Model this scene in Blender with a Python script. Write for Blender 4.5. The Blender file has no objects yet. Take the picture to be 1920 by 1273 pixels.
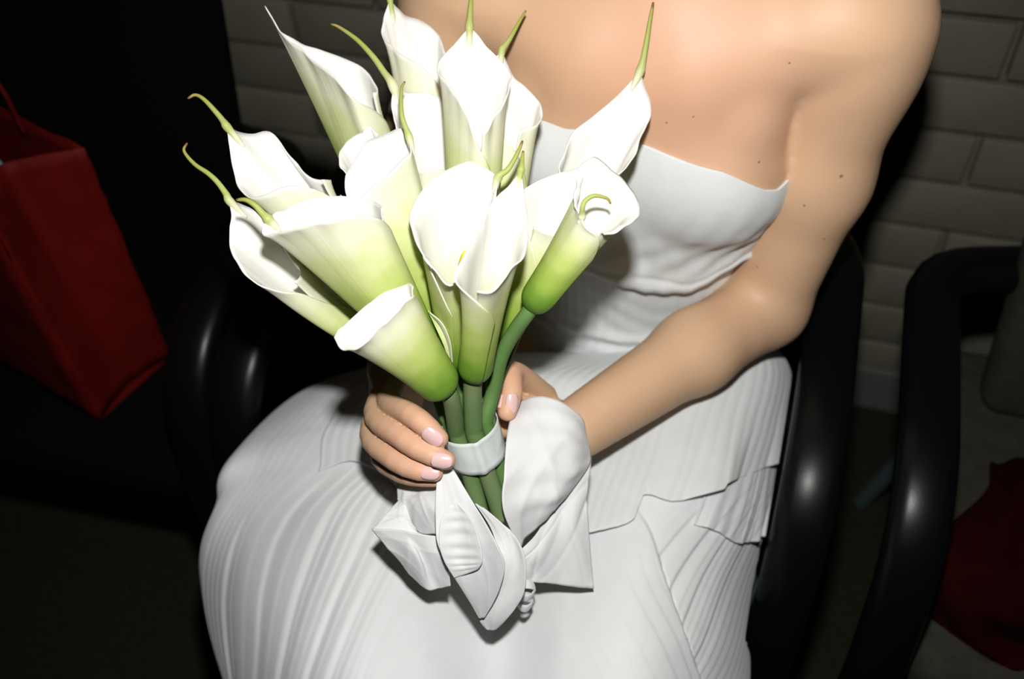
import bpy, bmesh, math, random
import numpy as np
from mathutils import Matrix, Vector

random.seed(4); RNG = np.random.RandomState(4)
scene = bpy.context.scene
COL = scene.collection

# ------------------------------------------------------------------ camera
# The world axes are those of the room: X along the brick wall, Y towards it, Z up.
CAM_H, PITCH, ROLL, YAW, FPX = 1.43, math.radians(48), math.radians(4.35), math.radians(20), 1867.0
def _yaw(v): # camera looks 20 degrees to the left of the wall's normal
    c, s = math.cos(YAW), math.sin(YAW)
    return np.array([v[0]*c - v[1]*s, v[0]*s + v[1]*c, v[2]])
_F = np.array([0, math.cos(PITCH), -math.sin(PITCH)])
_R0 = np.array([1., 0, 0]); _U0 = np.array([0, math.sin(PITCH), math.cos(PITCH)])
CF = _yaw(_F)
CR = _yaw(math.cos(ROLL)*_R0 - math.sin(ROLL)*_U0)
CU = _yaw(math.sin(ROLL)*_R0 + math.cos(ROLL)*_U0)
CC = np.array([0, 0, CAM_H])
cam = bpy.data.cameras.new('camera'); cam_o = bpy.data.objects.new('camera', cam); COL.objects.link(cam_o)
cam.sensor_width = 36; cam.lens = FPX/1920*36; cam.clip_start = .02
m = Matrix.Identity(4)
for i in range(3):
    m[i][0], m[i][1], m[i][2], m[i][3] = CR[i], CU[i], -CF[i], CC[i]
cam_o.matrix_world = m
cam.dof.use_dof = True; cam.dof.focus_distance = .74; cam.dof.aperture_fstop = 4.0
scene.camera = cam_o

# ------------------------------------------------------------------ world, flash, exposure
# the photograph's only light is the flash on top of the camera, just above the lens
world = bpy.data.worlds.new('world'); scene.world = world; world.use_nodes = True
world.node_tree.nodes['Background'].inputs[0].default_value = (.75, .85, 1, 1)
world.node_tree.nodes['Background'].inputs[1].default_value = .0015
fl = bpy.data.lights.new('camera_flash_offscreen', 'SPOT'); fl.energy = 38; fl.shadow_soft_size = .022
fl.spot_size = math.radians(88); fl.spot_blend = .75; fl.color = (1, .985, .95)
fl_o = bpy.data.objects.new('camera_flash_offscreen', fl); COL.objects.link(fl_o)
fm = m.copy(); fp = CC + CU*.16 + CR*.012
aim = CC + CF*.80 + CR*.02 + CU*.03
d_ = Vector(aim - fp).normalized()
fl_o.matrix_world = Matrix.Translation(Vector(fp)) @ d_.to_track_quat('-Z', 'Y').to_matrix().to_4x4()
vs = scene.view_settings
vs.view_transform = 'Standard'; vs.look = 'None'; vs.gamma = 1; vs.use_curve_mapping = False
vs.exposure = 0.0

# ------------------------------------------------------------------ measuring: a sight line of the photograph meets a real plane
def ray(px, py): return CF + CR*(px-960)/FPX - CU*(py-636.5)/FPX
def RD(px, py, d): return CC + ray(px, py)*d
def RZ(px, py, z): r = ray(px, py); return CC + r*((z-CAM_H)/r[2])
def RY(px, py, y): r = ray(px, py); return CC + r*(y/r[1])
A_ = np.array
def nrm(v): v = np.asarray(v, float); return v/(np.linalg.norm(v, axis=-1, keepdims=True)+1e-12)

# ------------------------------------------------------------------ node materials
def mat(name, base, rough=.6, spec=.4, noise=None, noise_scale=40, bump=None, bump_scale=200, bump_dist=.001, **kw):
    M = bpy.data.materials.new(name); M.use_nodes = True
    nt = M.node_tree; b = nt.nodes['Principled BSDF']
    b.inputs['Base Color'].default_value = (*base, 1); b.inputs['Roughness'].default_value = rough
    b.inputs['Specular IOR Level'].default_value = spec
    for k, v in kw.items(): b.inputs[k.replace('_', ' ')].default_value = v
    tc = nt.nodes.new('ShaderNodeTexCoord')
    if noise:
        n = nt.nodes.new('ShaderNodeTexNoise'); n.inputs['Scale'].default_value = noise_scale; n.inputs['Detail'].default_value = 5
        r = nt.nodes.new('ShaderNodeMix'); r.data_type = 'RGBA'
        r.inputs[6].default_value = (*base, 1); r.inputs[7].default_value = (*noise, 1)
        ramp = nt.nodes.new('ShaderNodeMapRange'); ramp.inputs[1].default_value = .35; ramp.inputs[2].default_value = .65
        nt.links.new(tc.outputs['Object'], n.inputs['Vector']); nt.links.new(n.outputs['Fac'], ramp.inputs[0])
        nt.links.new(ramp.outputs[0], r.inputs[0]); nt.links.new(r.outputs[2], b.inputs['Base Color'])
    if bump:
        n2 = nt.nodes.new('ShaderNodeTexNoise'); n2.inputs['Scale'].default_value = bump_scale; n2.inputs['Detail'].default_value = 4
        bp = nt.nodes.new('ShaderNodeBump'); bp.inputs['Strength'].default_value = bump; bp.inputs['Distance'].default_value = bump_dist
        nt.links.new(tc.outputs['Object'], n2.inputs['Vector']); nt.links.new(n2.outputs['Fac'], bp.inputs['Height'])
        nt.links.new(bp.outputs[0], b.inputs['Normal'])
    return M

def cloth_mat(name, base, weave=1500, strength=.25, rough=.85):
    M = mat(name, base, rough, .2, noise=tuple(c*.96 for c in base), noise_scale=25, Sheen_Weight=.15)
    nt = M.node_tree; b = nt.nodes['Principled BSDF']; tc = nt.nodes['Texture Coordinate']
    mp = nt.nodes.new('ShaderNodeMapping'); mp.inputs['Scale'].default_value = (1, 1, .35)
    n2 = nt.nodes.new('ShaderNodeTexNoise'); n2.inputs['Scale'].default_value = weave; n2.inputs['Detail'].default_value = 2
    n3 = nt.nodes.new('ShaderNodeTexNoise'); n3.inputs['Scale'].default_value = 90; n3.inputs['Detail'].default_value = 3
    ad = nt.nodes.new('ShaderNodeMath'); ad.operation = 'MULTIPLY_ADD'; ad.inputs[1].default_value = 2.2
    bp = nt.nodes.new('ShaderNodeBump'); bp.inputs['Strength'].default_value = strength; bp.inputs['Distance'].default_value = .0006
    L = nt.links.new
    L(tc.outputs['Object'], mp.inputs[0]); L(mp.outputs[0], n2.inputs['Vector']); L(tc.outputs['Object'], n3.inputs['Vector'])
    L(n3.outputs['Fac'], ad.inputs[0]); L(n2.outputs['Fac'], ad.inputs[2]); L(ad.outputs[0], bp.inputs['Height']); L(bp.outputs[0], b.inputs['Normal'])
    return M

def petal_mat(name='calla_petal', ramp=((0, (.10, .22, .025)), (.14, (.15, .29, .03)), (.32, (.33, .46, .08)), (.52, (.50, .60, .17)), (.70, (.68, .73, .36)), (.88, (.80, .81, .60)), (1, (.86, .86, .74)))):
    # colour by distance from the stem (attribute 'rise'): green throat, ivory trumpet, white rim
    M = bpy.data.materials.new(name); M.use_nodes = True
    nt = M.node_tree; b = nt.nodes['Principled BSDF']; L = nt.links.new
    b.inputs['Roughness'].default_value = .5; b.inputs['Specular IOR Level'].default_value = .35
    b.inputs['Subsurface Weight'].default_value = .12; b.inputs['Subsurface Radius'].default_value = (1, 1, .5); b.inputs['Subsurface Scale'].default_value = .003
    at = nt.nodes.new('ShaderNodeAttribute'); at.attribute_name = 'rise'
    tc = nt.nodes.new('ShaderNodeTexCoord')
    nz = nt.nodes.new('ShaderNodeTexNoise'); nz.inputs['Scale'].default_value = 45; nz.inputs['Detail'].default_value = 3
    ma = nt.nodes.new('ShaderNodeMath'); ma.operation = 'MULTIPLY_ADD'; ma.inputs[1].default_value = .22
    sb = nt.nodes.new('ShaderNodeMath'); sb.operation = 'SUBTRACT'; sb.inputs[1].default_value = .11
    L(tc.outputs['Object'], nz.inputs['Vector']); L(nz.outputs['Fac'], ma.inputs[0]); L(at.outputs['Fac'], ma.inputs[2]); L(ma.outputs[0], sb.inputs[0])
    rp = nt.nodes.new('ShaderNodeValToRGB'); cr = rp.color_ramp; cr.interpolation = 'EASE'
    cr.elements[0].position = 0; cr.elements[0].color = (*ramp[0][1], 1)
    cr.elements[1].position = 1; cr.elements[1].color = (*ramp[-1][1], 1)
    for p, c in ramp[1:-1]:
        e = cr.elements.new(p); e.color = (*c, 1)
    L(sb.outputs[0], rp.inputs[0]); L(rp.outputs[0], b.inputs['Base Color'])
    va = nt.nodes.new('ShaderNodeAttribute'); va.attribute_name = 'vein'
    wv = nt.nodes.new('ShaderNodeTexNoise'); wv.noise_dimensions = '1D'; wv.inputs['Scale'].default_value = 55; wv.inputs['Detail'].default_value = 3
    bp = nt.nodes.new('ShaderNodeBump'); bp.inputs['Strength'].default_value = .16; bp.inputs['Distance'].default_value = .0010
    L(va.outputs['Fac'], wv.inputs['W']); L(wv.outputs['Fac'], bp.inputs['Height']); L(bp.outputs[0], b.inputs['Normal'])
    tr = nt.nodes.new('ShaderNodeBsdfTranslucent'); L(rp.outputs[0], tr.inputs[0])
    mx = nt.nodes.new('ShaderNodeMixShader'); mx.inputs[0].default_value = .2
    L(b.outputs[0], mx.inputs[1]); L(tr.outputs[0], mx.inputs[2]); L(mx.outputs[0], nt.nodes['Material Output'].inputs[0])
    return M

def skin_mat():
    M = mat('skin', (.60, .385, .238), .52, .36, noise=(.555, .355, .22), noise_scale=14, bump=.12, bump_scale=900, bump_dist=.0004)
    nt = M.node_tree; b = nt.nodes['Principled BSDF']; L = nt.links.new
    b.inputs['Subsurface Weight'].default_value = .18; b.inputs['Subsurface Radius'].default_value = (1, .35, .2); b.inputs['Subsurface Scale'].default_value = .004
    col = b.inputs['Base Color'].links[0].from_socket
    geo = nt.nodes.new('ShaderNodeNewGeometry')
    # rosy patches on the chest, hands and finger ends
    def spot(c, r0, r1, colour, amount, col):
        d = nt.nodes.new('ShaderNodeVectorMath'); d.operation = 'DISTANCE'; d.inputs[1].default_value = tuple(c)
        mr = nt.nodes.new('ShaderNodeMapRange'); mr.interpolation_type = 'SMOOTHSTEP'
        mr.inputs[1].default_value = r0; mr.inputs[2].default_value = r1; mr.inputs[3].default_value = amount; mr.inputs[4].default_value = 0
        mx = nt.nodes.new('ShaderNodeMix'); mx.data_type = 'RGBA'; mx.inputs[7].default_value = (*colour, 1)
        L(geo.outputs['Position'], d.inputs[0]); L(d.outputs['Value'], mr.inputs[0]); L(mr.outputs[0], mx.inputs[0]); L(col, mx.inputs[6])
        return mx.outputs[2]
    col = spot((-.10, .70, .97), .02, .17, (.65, .372, .25), .9, col)
    for c_ in (H(780, 850, .725), H(960, 740, .775)): col = spot(c_, .02, .06, (.66, .373, .25), .75, col)
    for c, r in MOLE_POS: col = spot(c, r*.5, r*1.3, (.20, .08, .04), .8, col)
    L(col, b.inputs['Base Color'])
    return M
MOLE_POS = []

M_CLOTH = cloth_mat('white_cotton', (.665, .69, .695))
M_WRAP = cloth_mat('white_linen', (.67, .675, .685), weave=1100, strength=.2)
M_SATIN = mat('white_satin', (.62, .66, .65), .2, .8, bump=.08, bump_scale=300, bump_dist=.0005)
M_PETAL = petal_mat()
M_THROAT = petal_mat('calla_throat', ((0, (.35, .45, .08)), (.25, (.55, .6, .2)), (.45, (.80, .80, .6)), (.65, (.91, .90, .84)), (1, (.94, .93, .90))))
M_TAIL = petal_mat('calla_tail', ((0, (.90, .89, .82)), (.12, (.80, .80, .55)), (.32, (.50, .56, .18)), (.75, (.40, .45, .10)), (.93, (.42, .36, .10)), (1, (.22, .12, .05))))
M_STEM = mat('calla_stem', (.075, .165, .035), .55, .3, noise=(.105, .20, .06), noise_scale=30, bump=.1, bump_scale=120)
M_STEMP = mat('calla_stem_pale', (.095, .175, .055), .6, .25, noise=(.15, .20, .09), noise_scale=25)
M_SPADIX = mat('calla_spadix', (.75, .62, .08), .7, .2, bump=.5, bump_scale=900)
M_NAIL = mat('pink_nail_polish', (.72, .47, .46), .16, .6, Coat_Weight=.6)
M_SILVER = mat('silver', (.8, .8, .82), .15, .5, Metallic=1.0)
M_PEARL = mat('pearl', (.85, .83, .8), .15, .6, Coat_Weight=.5)
M_BLACK = mat('black_chair_plastic', (.002, .0028, .003), .34, .2, bump=.05, bump_scale=500)
M_UPH = mat('olive_chair_fabric', (.022, .021, .015), .9, .15, noise=(.03, .028, .02), noise_scale=60, bump=.4, bump_scale=900)
M_UPHB = mat('black_chair_fabric', (.002, .0021, .002), .95, .04, bump=.3, bump_scale=900)
M_STEEL = mat('painted_teal_steel', (.05, .08, .085), .4, .5)
M_BRICK = mat('painted_brick', (.14, .133, .1), .75, .25, noise=(.126, .119, .089), noise_scale=20, bump=.35, bump_scale=160, bump_dist=.002)
M_MORTAR = mat('painted_mortar', (.128, .121, .092), .8, .2, bump=.4, bump_scale=200, bump_dist=.002)
M_BASE = mat('grey_baseboard', (.10, .107, .098), .55, .3)
M_FLOOR = mat('olive_carpet', (.024, .0225, .015), .95, .03, noise=(.017, .016, .0105), noise_scale=90, bump=.6, bump_scale=700, bump_dist=.003)
M_RED = mat('red_paper', (.098, .003, .0016), .65, .12, noise=(.078, .0025, .0013), noise_scale=12, bump=.2, bump_scale=60, bump_dist=.002)
M_REDC = mat('dark_red_cloth', (.015, .0009, .0012), .95, .03, noise=(.011, .0007, .001), noise_scale=30, bump=.4, bump_scale=300)
M_TISSUE = mat('white_tissue', (.26, .28, .3), .7, .2, bump=.4, bump_scale=60, bump_dist=.004)
M_HAIR = mat('brown_hair', (.06, .035, .02), .5, .4, bump=.6, bump_scale=120)

# ------------------------------------------------------------------ object helpers
LOC = {}
def link(o, parent=None):
    COL.objects.link(o)
    if parent is not None: o.parent = parent
    return o
def tag(o, label=None, cat=None, group=None, kind=None):
    for k, v in (('label', label), ('category', cat), ('group', group), ('kind', kind)):
        if v: o[k] = v
    return o
def thing(name, label, cat, loc=(0, 0, 0), group=None):
    o = bpy.data.objects.new(name, None); o.empty_display_size = .05; o.location = loc
    link(o); tag(o, label, cat, group); LOC[o.name] = np.array(loc, float); return o
def mesh(name, verts, faces, material, parent=None, smooth=True, attrs=None, solid=0, offset=0, label=None):
    v = np.asarray(verts, float)
    if parent is not None: v = v - LOC[parent.name]
    me = bpy.data.meshes.new(name); me.from_pydata(v.tolist(), [], [list(map(int, f)) for f in faces]); me.update()
    if smooth: me.polygons.foreach_set('use_smooth', [True]*len(me.polygons))
    for k, a in (attrs or {}).items():
        at = me.attributes.new(k, 'FLOAT', 'POINT'); at.data.foreach_set('value', np.asarray(a, np.float32))
    me.materials.append(material)
    o = bpy.data.objects.new(name, me); link(o, parent)
    LOC[o.name] = LOC[parent.name] if parent is not None else np.zeros(3)
    if solid:
        s = o.modifiers.new('thickness', 'SOLIDIFY'); s.thickness = solid; s.offset = offset
    if label: o['label'] = label
    return o

def cr(P, n, closed=False, knots=False):
    """Catmull-Rom through P, n samples, roughly even in length."""
    P = np.asarray(P, float)
    if len(P) == 2 and not closed: return P[0] + (P[1]-P[0])*np.linspace(0, 1, n)[:, None]
    Q = np.vstack([P[-1], P, P[0], P[1]]) if closed else np.vstack([2*P[0]-P[1], P, 2*P[-1]-P[-2]])
    segs = len(P) if closed else len(P)-1
    out = []
    for i in range(segs):
        p0, p1, p2, p3 = Q[i], Q[i+1], Q[i+2], Q[i+3]
        t = np.linspace(0, 1, 25)[:-1, None]
        out.append(.5*((2*p1)+(-p0+p2)*t+(2*p0-5*p1+4*p2-p3)*t*t+(-p0+3*p1-3*p2+p3)*t**3))
    out = np.vstack(out + [P[:1] if closed else P[-1:]])
    s = np.r_[0, np.cumsum(np.linalg.norm(np.diff(out[:, :3], axis=0), axis=1))]
    u = np.linspace(0, s[-1], n+1)[:-1] if closed else np.linspace(0, s[-1], n)
    return np.stack([np.interp(u, s, out[:, k]) for k in range(out.shape[1])], 1)
def cru(P, n):
    """Catmull-Rom along axis 0 of a control array, uniform in parameter."""
    P = np.asarray(P, float); Q = np.concatenate([2*P[:1]-P[1:2], P, 2*P[-1:]-P[-2:-1]])
    x = np.linspace(0, len(P)-1-1e-9, n); i = x.astype(int); t = (x-i).reshape(-1, *([1]*(P.ndim-1)))
    p0, p1, p2, p3 = Q[i], Q[i+1], Q[i+2], Q[i+3]
    return .5*((2*p1)+(-p0+p2)*t+(2*p0-5*p1+4*p2-p3)*t*t+(-p0+3*p1-3*p2+p3)*t**3)
def grid_faces(nr, nc, closed=False):
    F = []
    for i in range(nr-1):
        for j in range(nc if closed else nc-1):
            k = (j+1) % nc
            F.append((i*nc+j, i*nc+k, (i+1)*nc+k, (i+1)*nc+j))
    return F
def grid_normals(G):
    du = np.gradient(G, axis=1); dv = np.gradient(G, axis=0); return nrm(np.cross(du, dv))
def sweep(path, rx, ry=None, seg=12, up=(0, 0, 1), power=2.0, caps=True):
    """Tube along a path; rx, ry per point or constant; superellipse section."""
    P = np.asarray(path, float); n = len(P)
    rx = np.broadcast_to(rx, n); ry = rx if ry is None else np.broadcast_to(ry, n)
    T = nrm(np.gradient(P, axis=0)); up = nrm(up)
    a = np.linspace(0, 2*np.pi, seg, endpoint=False)
    ca = np.sign(np.cos(a))*np.abs(np.cos(a))**(2/power); sa = np.sign(np.sin(a))*np.abs(np.sin(a))**(2/power)
    V = []; side = nrm(np.cross(T[0], up) if abs(T[0]@up) < .98 else np.cross(T[0], (1, 0, .1)))
    for i in range(n):
        side = nrm(side - T[i]*(side@T[i])); nn = np.cross(side, T[i])
        V.append(P[i] + np.outer(ca*rx[i], side) + np.outer(sa*ry[i], nn))
    V = np.vstack(V); F = grid_faces(n, seg, True)
    if caps: F += [tuple(range(seg))[::-1], tuple(range((n-1)*seg, n*seg))]
    return V, F
def join(parts):
    V, F, o = [], [], 0
    for v, f in parts:
        V.append(np.asarray(v)); F += [tuple(int(i)+o for i in q) for q in f]; o += len(v)
    return np.vstack(V), F
def rbox(c, s, r=.02, seg=3, taper=1.0):
    """Rounded box; taper scales x at the bottom."""
    bm = bmesh.new(); bmesh.ops.create_cube(bm, size=1)
    for v in bm.verts: v.co = Vector((v.co.x*s[0], v.co.y*s[1], v.co.z*s[2]))
    bmesh.ops.bevel(bm, geom=bm.edges[:], offset=r, segments=seg, profile=.5, affect='EDGES')
    V = np.array([v.co[:] for v in bm.verts]); F = [[v.index for v in f.verts] for f in bm.faces]; bm.free()
    k = 1 + (taper-1)*(.5 - V[:, 2]/s[2]); V[:, 0] *= k
    return V + np.array(c), F

# ------------------------------------------------------------------ signed distance bodies
def s_min(a, b, k):
    h = np.clip(.5+.5*(b-a)/k, 0, 1); return b*(1-h)+a*h-k*h*(1-h)
def sd_cone(p, a, b, ra, rb):
    a, b = np.asarray(a, np.float32), np.asarray(b, np.float32); ab = b-a
    t = np.clip(((p-a)@ab)/(ab@ab), 0, 1); return np.linalg.norm(p-a-t[..., None]*ab, axis=-1)-(ra+(rb-ra)*t)
def sd_ell(p, c, r, rot=None):
    q = p-np.asarray(c, np.float32)
    if rot is not None: q = q@np.asarray(rot, np.float32)
    r = np.asarray(r, np.float32); k0 = np.linalg.norm(q/r, axis=-1); k1 = np.linalg.norm(q/(r*r), axis=-1)+1e-9
    return k0*(k0-1)/k1
def surface_nets(fn, lo, hi, h):
    lo = np.asarray(lo, np.float32); hi = np.asarray(hi, np.float32)
    n = np.ceil((hi-lo)/h).astype(int)+1
    ax = [lo[i]+h*np.arange(n[i], dtype=np.float32) for i in range(3)]
    F = np.empty(n, np.float32)
    for i0 in range(0, n[0], 16):
        g = np.stack(np.meshgrid(ax[0][i0:i0+16], ax[1], ax[2], indexing='ij'), -1); F[i0:i0+16] = fn(g)
    ins = F < 0
    cnt = sum(ins[a:n[0]-1+a, b:n[1]-1+b, c:n[2]-1+c].astype(np.int8) for a in (0, 1) for b in (0, 1) for c in (0, 1))
    I, J, K = np.nonzero((cnt > 0) & (cnt < 8)); pos = np.zeros((len(I), 3)); num = np.zeros(len(I))
    cs = [(a, b, c) for a in (0, 1) for b in (0, 1) for c in (0, 1)]
    for a in cs:
        for b in cs:
            if a < b and sum(x != y for x, y in zip(a, b)) == 1:
                fa = F[I+a[0], J+a[1], K+a[2]]; fb = F[I+b[0], J+b[1], K+b[2]]; mk = (fa < 0) != (fb < 0)
                t = np.where(mk, fa/(fa-fb+1e-12), 0)
                pos += np.where(mk[:, None], np.array(a)+t[:, None]*(np.array(b)-np.array(a)), 0); num += mk
    V = lo+h*(np.stack([I, J, K], 1)+pos/num[:, None])
    idx = -np.ones(n-1, np.int64); idx[I, J, K] = np.arange(len(I)); faces = []
    for axs in range(3):
        o = [x for x in range(3) if x != axs]
        sl0 = [slice(None)]*3; sl1 = [slice(None)]*3; sl0[axs] = slice(0, -1); sl1[axs] = slice(1, None)
        for x in o: sl0[x] = slice(1, -1); sl1[x] = slice(1, -1)
        a, b = ins[tuple(sl0)], ins[tuple(sl1)]
        E = np.array(np.nonzero(a != b)).T
        if not len(E): continue
        s = a[tuple(E.T)]; E = E.copy()
        for x in o: E[:, x] += 1
        def cell(d0, d1):
            q = E.copy(); q[:, o[0]] += d0; q[:, o[1]] += d1; return idx[tuple(q.T)]
        Q = np.stack([cell(-1, -1), cell(0, -1), cell(0, 0), cell(-1, 0)], 1)
        flip = s if axs != 1 else ~s
        Q[~flip] = Q[~flip][:, ::-1]; faces.append(Q)
    return V, np.vstack(faces)

# ================================================================== THE ROOM
WALL_Y, CH, BL, Z0, X0 = 1.22, .0848, .287, .758, .246
wall = mesh('wall_back', *rbox((-.3, WALL_Y+.06, 1.2), (5, .1, 2.4), .002, 1), M_MORTAR, smooth=False)
tag(wall, kind='structure')
bm_v, bm_f = rbox((0, 0, 0), (BL-.009, .03, CH-.009), .0028, 2)
brick_me = None
for row in range(-9, 10):
    z = Z0 - CH*.5 + row*CH
    if z < .06 or z > 1.32: continue
    off = X0 if row % 2 == 0 else X0 - BL/2
    for k in range(-9, 6):
        x = off + BL*.5 + k*BL
        if x < -1.95 or x > 1.45: continue
        if brick_me is None:
            o = mesh('brick', bm_v, bm_f, M_BRICK, wall); brick_me = o.data
        else:
            o = link(bpy.data.objects.new('brick', brick_me), wall)
        o.location = (x, WALL_Y+.0005*random.uniform(-1, 1)+.008, z)
floor = mesh('floor', *rbox((-.3, .3, -.05), (5, 3.6, .1), .002, 1), M_FLOOR, smooth=False); tag(floor, kind='structure')
bb = mesh('baseboard_back', *rbox((-.3, WALL_Y-.006, .05), (5, .014, .1), .004, 2), M_BASE, smooth=False); tag(bb, kind='structure')

# ================================================================== CHAIRS
def bez_corner(P, r, n=8):
    """Polyline with rounded corners."""
    P = [np.array(p, float) for p in P]; out = [P[0]]
    for i in range(1, len(P)-1):
        a, b, c = P[i-1], P[i], P[i+1]; rr = r[i-1] if isinstance(r, (list, tuple)) else r
        p = b+nrm(a-b)*rr; q = b+nrm(c-b)*rr
        for t in np.linspace(0, 1, n): out.append((1-t)**2*p+2*t*(1-t)*b+t*t*q)
    out.append(P[-1]); return cr(np.array(out), 70)
def make_chair(loc, rz, label, uph, by=.16, bw=.47, hw=.30, group='reception armchairs along the wall'):
    t = thing('armchair', label, 'chair', (loc[0], loc[1], 0), group); t.rotation_euler.z = rz
    L0 = LOC[t.name]
    def part(name, vf, m_, parent=None, **k): return mesh(name, np.asarray(vf[0])+L0, vf[1], m_, parent or t, **k)
    part('seat', rbox((0, -.005, .42), (2*hw-.07, .46, .075), .03, 4), uph)
    bv, bf = rbox((0, 0, 0), (bw, .06, .44), .027, 4, taper=.86)
    bv[:, 1] += .35*bv[:, 0]**2*0 + .12*(bv[:, 2]) * .9
    part('backrest', (bv+A_([0, by, .672]), bf), uph)
    for s in (-1, 1):
        path = bez_corner([(s*.18, by+.02, .638), (s*hw, min(.14, by-.02), .645), (s*hw, -.20, .648), (s*(hw-.003), -.245, .40), (s*(hw-.003), -.205, .0)], [.05, .12, .08])
        part('armrest', sweep(path, .028, .019, 16, power=2.8), M_BLACK)
        lp = bez_corner([(s*.20, .21, .43), (s*.21, .24, .25), (s*.255, .27, .0)], .06)
        part('rear_leg', sweep(lp, .014, .014, 10), M_STEEL)
        rail = cr([(s*(hw-.003), -.215, .385), (s*(hw-.045), -.08, .375), (s*.20, .17, .375)], 20)
        part('seat_rail', sweep(rail, .008, .016, 10, power=3), M_STEEL)
    part('cross_bar', sweep(cr([(-hw, -.21, .37), (hw, -.21, .37)], 8), .011, None, 10), M_BLACK)
    part('back_bar', sweep(cr([(-.19, .215, .40), (.19, .215, .40)], 8), .011, None, 10), M_BLACK)
    return t
make_chair((-.22, .735), 0, 'black armchair under the seated person in white', M_UPHB, .262)
make_chair((.478, .735), 0, 'dark olive armchair with black arms and a dark red cloth on it', M_UPH)
make_chair((-.893, .735), math.radians(3), 'black armchair with the red paper bag on its seat', M_UPHB)

# ================================================================== RED PAPER BAG
def make_bag():
    A = RZ(187, 789, .4602); B = RZ(320, 668, .4602)
    g = B-A; g[2] = 0; w = nrm(A_([-g[1], g[0], 0]))*.33; hgt = .35
    t = thing('paper_bag', 'red paper carrier bag standing on the black chair', 'bag', tuple(A))
    N = 14
    def wall_grid(p, q, fold=0, out=None):
        G = np.zeros((N+6, N, 3))
        for i, v in enumerate(np.linspace(0, 1, N+6)):
            for j, u in enumerate(np.linspace(0, 1, N)):
                bulge = fold*(1-abs(2*u-1))*(.25+.75*v)
                G[i, j] = p+(q-p)*u+A_([.022*v, -.008*v, hgt*v])+out*(-bulge) + RNG.normal(0, .0009, 3)
        return G
    gn = nrm(g); wn = nrm(w)
    for nm, p, q, fold, out in (('gusset', A, B, .06, -wn), ('panel', A, A+w, -.006, -gn), ('gusset', A+w, B+w, .032, wn), ('panel', B, B+w, -.006, gn)):
        G = wall_grid(p, q, fold, out); mesh(nm, G.reshape(-1, 3), grid_faces(*G.shape[:2]), M_RED, t, solid=.0012, smooth=True)
    mesh('bottom', [A, B, B+w, A+w], [(0, 1, 2, 3)], M_RED, t, smooth=False, solid=.001)
    for s in (0, 1):
        c = A+w*.5+g*s+A_([.021, -.008, hgt-.02]); hp = cr([c-wn*.06, c-wn*.055+A_([0, 0, .07]), c+A_([0, 0, .10]), c+wn*.055+A_([0, 0, .07]), c+wn*.06], 30)
        mesh('handle', *sweep(hp, .0025, None, 8, up=gn), M_RED, t)
    tp = []
    for i, v in enumerate(np.linspace(.22, .78, 16)):
        tp.append([A+w*v+g*u+A_([.02, -.007, hgt-.05+.035*math.sin(7*v+5*u)+.02*math.sin(17*u-9*v)]) for u in np.linspace(.25, .75, 10)])
    tp = np.array(tp); ti = mesh('tissue_paper', tp.reshape(-1, 3), grid_faces(16, 10), M_TISSUE, smooth=False, solid=.0006)
    tag(ti, 'white tissue paper sticking out of the red bag', 'tissue paper')
make_bag()

# ================================================================== DARK RED CLOTH
def loft_px(rows, fn, n, mcount):
    G = np.array([cr([fn(*p) for p in r], mcount) for r in rows]); return cru(G, n)
rows = [[(1858, 866, .475), (1900, 858, .475), (1960, 850, .475), (2080, 840, .475)],
        [(1848, 930, .50), (1905, 925, .515), (1960, 930, .52), (2080, 930, .52)],
        [(1772, 1008, .505), (1850, 1000, .53), (1930, 1003, .53), (2080, 1010, .53)],
        [(1732, 1098, .49), (1795, 1115, .51), (1900, 1135, .52), (2080, 1150, .52)],
        [(1742, 1142, .468), (1800, 1180, .468), (1905, 1196, .468), (2080, 1215, .468)],
        [(1770, 1240, .40), (1830, 1260, .40), (1920, 1275, .39), (2080, 1300, .39)],
        [(1790, 1330, .33), (1840, 1345, .33), (1920, 1360, .32), (2080, 1380, .32)]]
G = loft_px(rows, RZ, 50, 40)
uu = np.linspace(0, 1, 40)[None, :]; vv = np.linspace(0, 1, 50)[:, None]
G += grid_normals(G)*(.006*np.sin(9*uu+4*vv)*np.sin(7*vv+2)+.003*np.sin(23*uu-11*vv))[..., None]
_on = G[..., 1] > .492
G[..., 2] = np.where(_on, np.maximum(G[..., 2], .4605), G[..., 2])
G[..., 1] = np.where(~_on & (G[..., 2] < .47), np.minimum(G[..., 1], .486), G[..., 1])
rc = mesh('red_cloth', G.reshape(-1, 3), grid_faces(50, 40), M_REDC, solid=.003)
tag(rc, 'dark red cloth draped over the olive chair seat', 'cloth')

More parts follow.
